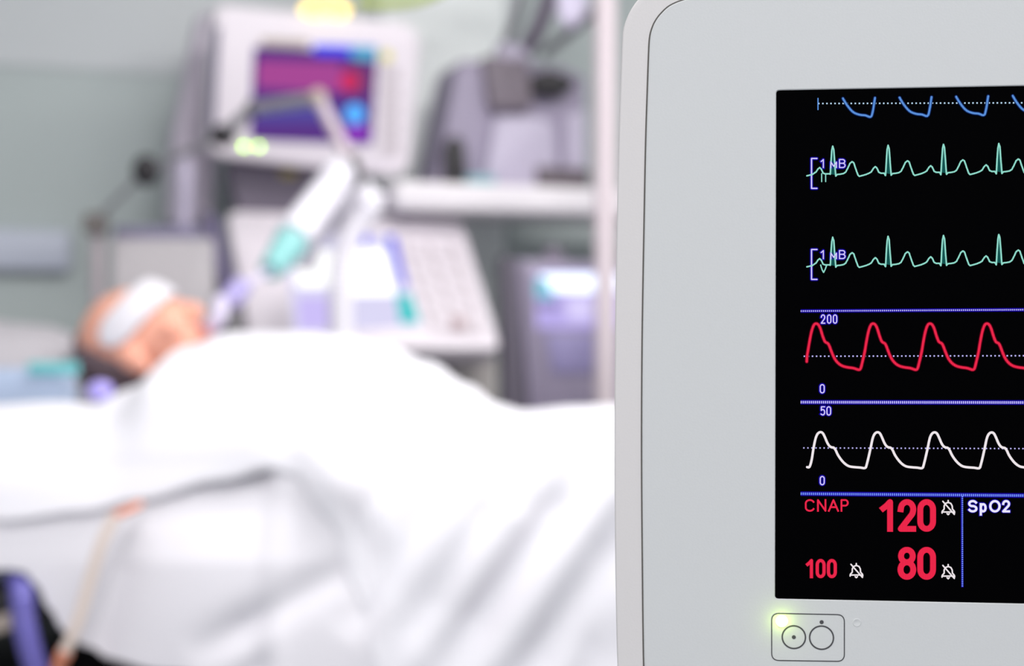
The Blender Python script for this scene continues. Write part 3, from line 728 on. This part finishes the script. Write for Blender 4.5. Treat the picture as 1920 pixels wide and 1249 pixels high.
spot(up, 664, 214, 19, -0.0085, emis('scr_sky', (84, 176, 255), 1.25), 'sky_blue_field', dsb)
patch(up, [(645, 236), (690, 238), (688, 262), (645, 260)], -0.0085, emis('scr_violet', (150, 60, 200)), 'violet_field', dsb)
# key column right of the display
for k in range(5):
    y0 = 128 + k * 34; patch(up, [(716, y0), (748, y0 + 2), (746, y0 + 24), (714, y0 + 22)], -0.003, M_['key'], 'key', vt_root)
d = MB(up.M); u, v = up.px(724, 106); d.ball((u, -0.002, v), (0.014, 0.004, 0.014)); d.build('yellow_key', mat('yellow_plastic', (212, 206, 80), 0.5), vt_root)
# alarm light on the top edge and green status lights
al = MB(up.M)
for xx in (588, 634):
    u, v = up.px(xx, 18); al.ball((u, 0.005, v), (0.030, 0.02, 0.019))
al.build('alarm_light', emis('alarm_yellow', (255, 226, 120), 2.6), vt_root)
for xx in (457, 485):
    u, v = up.px(xx, 275); MB(up.M).ball((u, -0.002, v), (0.0035, 0.003, 0.0035)).build('status_light', emis('led_lime', (190, 255, 60), 13.0), vt_root)
MB().tube([at(668, 4, 3.52), at(720, 6, 3.54), at(800, -6, 3.58), at(900, -60, 3.62)], 0.012, 10).build('lime_cable', mat('lime_plastic', (176, 196, 60), 0.5), vt_root)
# column at the left of the display and post down to the lower unit
sidep = Plane(at(365, 200, 3.46), VY, 0)
d = MB(sidep.M); d.block(rpoly(sidep.pxs([(378, 20), (420, 20), (400, 420), (318, 420), (326, 250)]), .02, 5), 0, 0.10, 0.012); d.build('side_column', M_['ventside'], vt_root)
d = MB(up.M); d.block(rpoly(up.pxs([(404, 50), (412, 52), (402, 240), (394, 240)]), .003, 2), -0.006, 0.02, 0.003); d.build('edge_strip', M_['lavdark'], vt_root)
nk = Plane(at(520, 350, 3.44), VY, 0)
d = MB(nk.M); d.block(rpoly(nk.pxs([(430, 300), (660, 310), (640, 420), (450, 420)]), .02, 4), 0, 0.09, 0.01); d.build('neck', M_['greyvio'], vt_root)
d = MB(nk.M); u, v = nk.px(540, 326); d.ball((u, -0.004, v), (0.024, 0.01, 0.012)); d.build('knob', mat('olive_plastic', (170, 158, 90), 0.5), vt_root)
lo_ = Plane(at(650, 530, 3.30), VY, 38)
d = MB(lo_.M); d.block(rpoly(lo_.pxs([(424, 392), (866, 408), (942, 654), (470, 650)]), .03, 6), 0, 0.07, 0.012); d.build('control_panel', M_['vent'], vt_root)
d = MB(lo_.M); d.block(rpoly(lo_.pxs([(536, 436), (738, 444), (790, 612), (552, 626)]), .006, 3), -0.004, 0.003, 0.001); ls = d.build('control_screen', emis('control_screen', (224, 220, 250), 0.98), vt_root)
patch(lo_, [(548, 470), (622, 472), (632, 540), (556, 542)], -0.006, emis('scr_white', (255, 255, 255), 1.3), 'white_field', ls)
patch(lo_, [(645, 468), (720, 470), (742, 555), (655, 556)], -0.006, emis('scr_white_bright', (255, 255, 255), 1.5), 'white_field', ls)
patch(lo_, [(556, 560), (640, 560), (650, 618), (560, 622)], -0.006, emis('scr_lilac', (206, 192, 250), 1.0), 'lilac_field', ls)
patch(lo_, [(638, 442), (690, 444), (692, 462), (640, 460)], -0.0075, emis('scr_strong_blue', (70, 50, 255), 1.0), 'blue_bar', ls)
patch(lo_, [(722, 446), (740, 446), (762, 540), (750, 540)], -0.0075, emis('scr_edge_blue', (90, 90, 235), 1.0), 'blue_bar', ls)
patch(lo_, [(742, 556), (768, 556), (786, 608), (750, 610)], -0.0075, emis('scr_teal', (60, 206, 206), 1.0), 'teal_field', ls)
d = MB(lo_.M); d.block(rpoly(lo_.pxs([(752, 448), (850, 452), (908, 628), (808, 622)]), .012, 4), -0.003, 0.003, 0.001); kp = d.build('keypad', M_['key'], vt_root)
for i in range(5):
    for j in range(2):
        t = i / 5; bx0 = 762 + 58 * t + j * 42; by = 458 + 168 * t
        patch(lo_, [(bx0 + 2, by), (bx0 + 34, by + 1), (bx0 + 40, by + 22), (bx0 + 8, by + 21)], -0.005, M_['vent'], 'key', kp, .003)
d = MB(lo_.M); u, v = lo_.px(858, 612); d.lathe((u, 0.0, v), (0, -1, 0), [(0, 0.02), (0.016, 0.018), (0.02, 0.014), (0.02, 0)], 20); d.build('turning_knob', mat('rose_grey_plastic', (190, 168, 172), 0.5), vt_root)
# body and cart
bp = lo_.w(0.02, 0.16, -0.05)
MB(Matrix.Translation(V((bp.x + 0.02, bp.y + 0.06, 0))) @ Matrix.Rotation(R(VY), 4, 'Z')).box((0, 0, 0.66), (0.46, 0.20, 0.42), 0.02).build('body', M_['greyvio'], vt_root)
pv = Plane(at(900, 700, 3.44), VY, 0)
d = MB(pv.M); d.block(rpoly(pv.pxs([(850, 668), (932, 668), (932, 790), (850, 790)]), .012, 3), 0, 0.10, 0.01); d.build('side_module', mat('putty_plastic', (190, 184, 182), 0.5), vt_root)
MB(Matrix.Translation(V((bp.x + 0.02, bp.y + 0.06, 0))) @ Matrix.Rotation(R(VY), 4, 'Z')).box((0, 0, 0.29), (0.10, 0.10, 0.34), 0.01).build('cart_post', M_['vent'], vt_root)
MB(Matrix.Translation(V((bp.x + 0.02, bp.y + 0.06, 0))) @ Matrix.Rotation(R(VY), 4, 'Z')).box((0, 0, 0.10), (0.44, 0.26, 0.05), 0.02).build('cart_base', M_['vent'], vt_root)
for sx in (-1, 1):
    for sy in (-1, 1):
        q = Matrix.Translation(V((bp.x + 0.02, bp.y + 0.06, 0))) @ Matrix.Rotation(R(VY), 4, 'Z') @ V((sx * 0.17, sy * 0.09, 0.04))
        MB().lathe(q - V((0.012, 0, 0)), (1, 0, 0), [(0, 0.033), (0.004, 0.04), (0.02, 0.04), (0.024, 0.033)], 16).build('caster', M_['black'], vt_root)

# hinged support arm that carries the hoses
ar = thing('support_arm', at(178, 415, 3.05), 'thin jointed arm with dark knobs reaching across in front of the purple display', 'support arm')
A0, A1, A2, A3, A4, A5 = at(178, 415, 3.06), at(274, 320, 3.02), at(418, 254, 3.0), at(472, 204, 2.98), at(596, 184, 2.95), at(654, 296, 2.93)
MB().tube([A0, A1], 0.006, 10, 0).build('arm_tube', M_['steel'], ar)
MB().tube([A1, A2], 0.0075, 10, 0).build('arm_tube', M_['steel'], ar)
MB().tube([A2, A3], 0.013, 10, 0).build('arm_tube', M_['steel'], ar)
MB().tube([A3, A4], 0.014, 12, 0).build('arm_tube', M_['steel'], ar)
MB().tube([A4, A5], 0.014, 12, 0).build('arm_tube', mat('arm_pinkish_metal', (196, 180, 190), 0.45), ar)
MB().ball(A4, (0.020, 0.02, 0.02)).build('elbow', M_['beige'], ar)
for q, r in ((A1, (0.029, 0.026, 0.034)), (A2, (0.028, 0.022, 0.024)), (A3, (0.013, 0.013, 0.020))):
    MB().ball(q, r).build('knob', M_['black'], ar)
MB().tube([A5, at(662, 322, 2.93), at(668, 350, 2.93)], lambda t: 0.017 + 0.004 * t, 12).build('hose_clip', M_['black'], ar)
pr = thing('rail_post', (A0.x, A0.y, 0), 'slim grey post with a dark clamp left of the warm grey box', 'post')
MB().tube([(A0.x, A0.y + 0.02, 0.0), (A0.x, A0.y + 0.02, A0.z - 0.01)], 0.015, 12, 0).build('post', mat('mauve_grey_metal', (176, 166, 172), 0.4), pr)
MB().box(A0 + V((0, 0.006, -0.005)), (0.045, 0.05, 0.045), 0.008).build('clamp', mat('clamp_grey', (112, 106, 104), 0.5), pr)

# hoses
hz = MB().tube([at(550, 448, 2.73), at(578, 408, 2.80), at(612, 364, 2.86), at(638, 328, 2.89), at(650, 318, 2.90)], lambda t: 0.034, 16, cor=0.07, per=0.014).build('breathing_hose', M_['hose'])
tag(hz, 'white corrugated hose rising from the pale teal connector to the jointed arm', 'hose', 'white breathing hoses')
hz = MB().tube([at(672, 352, 2.92), at(690, 384, 2.94), at(668, 420, 2.95), at(648, 470, 2.96), at(640, 540, 2.97), at(640, 620, 2.99), at(646, 720, 3.0)], 0.026, 16, cor=0.07, per=0.014).build('breathing_hose', M_['hose'])
tag(hz, 'white corrugated hose hanging straight down across the bright lower screen', 'hose', 'white breathing hoses')
hz = MB().tube([at(712, 392, 3.03), at(672, 384, 3.02), at(630, 394, 3.01), at(596, 422, 3.0), at(572, 452, 3.0), at(560, 500, 3.01)], 0.036, 16, cor=0.07, per=0.014).build('breathing_hose', M_['hose'])
tag(hz, 'white corrugated hose arching over the top left of the bright lower screen', 'hose', 'white breathing hoses')
tc_ = tag(MB().tube([at(546, 454, 2.725), at(532, 474, 2.70), at(512, 500, 2.66), at(506, 507, 2.65)], lambda t: 0.034 - 0.012 * t, 16).build('hose_connector', mat('pale_teal_plastic', (136, 196, 196), 0.45)), 'pale teal connector at the lower end of the slanting white hose', 'connector')

# warm grey box behind the head with a dark violet top and a post
bxp = Plane(at(310, 510, 3.12), VY * 0.5, 0)
bxr = thing('equipment_box', (bxp.O.x, 3.2, 0), 'warm grey equipment cabinet with violet edge standing behind the patient’s head', 'equipment box')
d = MB(bxp.M); d.block(rpoly(bxp.pxs([(208, 446), (404, 446), (412, 900), (208, 900)]), .012, 4), 0, 0.11, 0.01); d.build('cabinet', M_['box'], bxr)
d = MB(bxp.M); d.block(rpoly(bxp.pxs([(212, 424), (404, 424), (404, 450), (212, 450)]), .006, 3), 0.012, 0.10, 0.006); d.build('top_tray', mat('slate_violet_plastic', (132, 126, 156), 0.5), bxr)
d = MB(bxp.M); d.block(rpoly(bxp.pxs([(376, 396), (408, 404), (436, 520), (458, 640), (458, 760), (430, 760), (408, 520)]), .006, 3), 0.004, 0.09, 0.006); d.build('side_edge', M_['lavdark'], bxr)
d = MB(bxp.M); d.block(rpoly(bxp.pxs([(424, 580), (452, 580), (456, 650), (424, 650)]), .004, 3), -0.012, 0.003, 0.004); d.build('latch', mat('olive_grey', (140, 138, 140), 0.5), bxr)
d = MB(bxp.M); d.block(rpoly(bxp.pxs([(208, 780), (404, 780), (404, 1560), (208, 1560)]), .006, 2), 0.03, 0.15, 0.006); d.build('plinth', M_['box'], bxr)
p0 = bxp.w(*[0.0] * 3); q = at(346, 300, 3.20); q2 = at(346, 430, 3.20)
MB().tube([q2 - V((0, 0, .03)), q], 0.020, 14, 0).build('upright', M_['lavlight'], bxr)

# ------------------------------------------------------------------ the shelf on the right and what stands on it
shp = Plane(at(1110, 372, 3.56), WY, 0)
sl, vtp = shp.px(742, 345); sr, _ = shp.px(1330, 372); _, vbt = shp.px(1110, 402); _, vtp = shp.px(1110, 352)
ws = thing('wall_shelf', shp.w((sl + sr) / 2, 0, vbt), 'thick white shelf on the wall behind the ventilator and the pale pole', 'shelf')
d = MB(shp.M); d.box(((sl + sr) / 2, 0.17, (vtp + vbt) / 2), (sr - sl, 0.34, vtp - vbt), 0.012); d.build('board', M_['shelf'], ws)
for uu in (sl + 0.06, sr - 0.06):
    d = MB(shp.M); d.box((uu, 0.24, vbt - 0.06), (0.025, 0.19, 0.12), 0.006); d.build('bracket', M_['steel'], ws)
dev = Plane(at(1000, 240, 3.62), WY, 0)
_, dvb = dev.px(1000, 346)
zsh = (shp.w(0, 0, vtp)).z
dvr = thing('shelf_device', V((dev.O.x, dev.O.y + 0.1, zsh)), 'lavender grey medical device with dark top parts standing on the white shelf', 'medical device')
dv0 = zsh - dev.O.z
def devpx(pts): return [(u, max(v, dv0)) for u, v in dev.pxs(pts)]
d = MB(dev.M); d.block(rpoly(devpx([(820, 420), (1108, 420), (1108, 140), (1060, 118), (872, 108), (862, 130)]), .012, 4), 0.03, 0.22, 0.012); d.build('body', M_['lav'], dvr)
d = MB(dev.M); d.block(rpoly(devpx([(906, 420), (1050, 420), (1040, 232), (1010, 218), (930, 218)]), .012, 4), 0.0, 0.05, 0.008); d.build('front_panel', M_['lavlight'], dvr)
d = MB(dev.M); d.block(rpoly(devpx([(1060, 420), (1104, 420), (1104, 200), (1066, 215)]), .01, 4), 0.014, 0.05, 0.006); d.build('side_panel', M_['lavlight'], dvr)
d = MB(dev.M); d.block(rpoly(devpx([(908, 104), (990, 112), (1000, 205), (920, 205)]), .012, 4), -0.005, 0.06, 0.01); d.build('dark_module', mat('dark_taupe_plastic', (124, 114, 124), 0.5), dvr)
d = MB(dev.M); d.block(rpoly(devpx([(945, 74), (1000, 84), (1004, 122), (940, 118)]), .01, 4), 0.02, 0.08, 0.01); d.build('top_cap', M_['lavlight'], dvr)
d = MB(dev.M); d.block(rpoly(devpx([(992, 142), (1030, 130), (1074, 148), (1078, 162), (1050, 182), (1000, 176)]), .008, 4), -0.012, 0.05, 0.008); d.build('handle', M_['black'], dvr)
d = MB(dev.M); d.block(rpoly(devpx([(836, 420), (880, 420), (872, 264), (850, 250), (836, 276)]), .02, 4), -0.004, 0.05, 0.012); d.build('side_grip', M_['black'], dvr)
d = MB(dev.M); u, v = dev.px(898, 318); d.box((u, 0.006, dv0 + 0.018), (0.075, 0.06, 0.022), 0.006); d.build('teal_foot', mat('dusky_teal', (130, 178, 186), 0.5), dvr)
d = MB(dev.M); d.block(rpoly(devpx([(1005, 312), (1104, 318), (1104, 420), (1005, 420)]), .004, 3), -0.008, 0.02, 0.004); d.build('base_strip', mat('brown_grey', (96, 86, 94), 0.5), dvr)

pol = Plane(at(1135, 400, 3.30), 0, 0)
pp = thing('equipment_pole', (pol.O.x, 3.30, 0), 'pale pink white vertical pole just left of the patient monitor', 'pole')
MB().tube([(pol.O.x, 3.30, 0.03), (pol.O.x, 3.30, 2.70)], 0.0255, 20, 0).build('tube', M_['pole'], pp)
MB().lathe((pol.O.x, 3.30, 0.0), (0, 0, 1), [(0, 0.09), (0.02, 0.09), (0.035, 0.05), (0.05, 0.03)], 24).build('floor_flange', M_['pole'], pp)
MB().lathe((pol.O.x, 3.30, 2.70), (0, 0, 1), [(0, 0.05), (0.02, 0.08), (0.04, 0.08)], 24).build('ceiling_flange', M_['pole'], pp)

# bags and lines hanging at the top right, hung from a rail on the pole
bgp = at(1075, 10, 3.45)
rl = thing('drip_rail', (bgp.x, 3.45, 1.9), 'grey rail on the pale pole at the top, carrying the drip bag', 'rail')
MB().tube([(pol.O.x, 3.30, 2.06), (pol.O.x - 0.02, 3.45, 2.06), (bgp.x - 0.28, 3.47, 2.06)], 0.009, 10, 0).build('bar', M_['steel'], rl)
dbg = thing('drip_bag', (bgp.x, 3.45, zpx(48, 3.45)), 'pale lavender drip bag hanging beside the pole at the top edge', 'drip bag')
d = MB(Matrix.Translation(V((bgp.x, 3.46, 0)))); zb = zpx(50, 3.45)
d.slab(rpoly([(-0.04, zb + 0.28), (0.035, zb + 0.28), (0.035, zb + 0.03), (0.008, zb), (-0.02, zb), (-0.04, zb + 0.03)], .015, 4), [(0.008, -0.016), (0, -0.006), (0, 0.006), (0.008, 0.016)]); d.build('bag', M_['clear'], dbg)
MB().tube([(bgp.x, 3.46, zb + 0.27), (bgp.x, 3.46, 2.055)], 0.004, 8, 0).build('hanger', M_['steel'], dbg)
for k, (xa, ya, xb, yb, r, mm, lb) in enumerate([(1058, -60, 985, 96, 0.022, M_['greyvio'], 'thick grey tube hanging aslant above the shelf device'), (1120, 20, 1020, 100, 0.013, M_['steel'], 'thin grey tube from the pole to the shelf device top'), (1000, -60, 948, 80, 0.012, M_['steel'], 'thin pale tube left of the thick grey tube above the shelf device')]):
    ya_ = max(ya, -60)
    q0 = V((at(xa, ya_, 3.54).x, 3.54, 2.05 if k != 1 else at(xa, ya, 3.3).z)); 
    if k == 1: q0 = V((pol.O.x - 0.02, 3.33, at(xa, ya, 3.33).z))
    q1 = at(xb, yb, 3.66)
    tag(MB().tube([q0, at((xa * .55 + xb * .45), (ya_ * .55 + yb * .45), 3.56), q1], r, 12).build('supply_tube', mm), lb, 'tube', 'tubes above the shelf device')

# lit device right of the ventilator, below the shelf
pm = Plane(at(1040, 600, 3.44), 8, 0)
pmr = thing('infusion_pump', (pm.O.x, 3.52, 0), 'lavender pump unit with a bright cyan white screen behind the pale pole', 'pump')
d = MB(pm.M); d.block(rpoly(pm.pxs([(972, 484), (1172, 494), (1176, 900), (1000, 900)]), .015, 4), 0, 0.14, 0.012); d.build('housing', M_['lav'], pmr)
d = MB(pm.M); d.block(rpoly(pm.pxs([(944, 476), (972, 486), (990, 760), (998, 900), (946, 900)]), .008, 4), 0.01, 0.12, 0.008); d.build('side_panel', mat('dusky_violet_plastic', (104, 98, 112), 0.5), pmr)
d = MB(pm.M); d.block(rpoly(pm.pxs([(1006, 510), (1166, 510), (1166, 616), (1006, 616)]), .006, 3), -0.004, 0.003, 0.001); ps = d.build('screen', emis('pump_screen', (190, 176, 240)), pmr)
patch(pm, [(1012, 514), (1164, 514), (1164, 548), (1018, 548)], -0.006, emis('pump_white', (226, 236, 255), 1.9), 'white_bar', ps)
patch(pm, [(1004, 524), (1026, 524), (1040, 560), (1004, 558)], -0.007, emis('pump_cyan', (130, 205, 225)), 'cyan_field', ps)
patch(pm, [(1008, 564), (1048, 564), (1048, 580), (1008, 580)], -0.006, emis('pump_mauve', (150, 140, 190)), 'mauve_field', ps)
patch(pm, [(1062, 556), (1110, 556), (1110, 600), (1062, 600)], -0.006, emis('pump_pale', (222, 212, 255)), 'pale_field', ps)
d = MB(pm.M); d.block(rpoly(pm.pxs([(1022, 626), (1150, 626), (1150, 700), (1036, 700)]), .006, 3), -0.006, 0.003, 0.003); d.build('key_plate', mat('blue_violet_panel', (150, 142, 186), 0.5), pmr)
d = MB(pm.M); d.ball(( pm.px(1042, 486)[0], 0.03, pm.px(1042, 478)[1]), (0.026, 0.02, 0.022)); d.build('top_knob', M_['greyvio'], pmr)
d = MB(pm.M); d.block(rpoly(pm.pxs([(1030, 890), (1120, 890), (1120, 1390), (1030, 1390)]), .006, 3), 0.03, 0.11, 0.006); d.build('support_column', M_['greyvio'], pmr)

# ------------------------------------------------------------------ lamps in the ceiling; the one before the bed is added fill
for x, y, lb in ((0.40, 2.05, 'square edged ceiling light panel above the bed'), (0.35, 0.95, 'added fill light panel in front of the bed, above the patient monitor'), (-0.15, -0.9, 'ceiling light panel farthest from the bed, on the side the monitor screen faces'), (1.6, 2.3, 'ceiling light panel right of the bed')):
    t = thing('ceiling_light', (x, y, 2.70), lb, 'ceiling light', 'ceiling light panels')
    MB().box((x, y, 2.72), (1.24, 0.64, 0.04), 0.006).build('frame', M_['ceil'], t)
    MB().box((x, y, 2.694), (1.15, 0.55, 0.014), 0.003).build('diffuser', emis('lamp_diffuser', (255, 252, 248), 3.0), t)
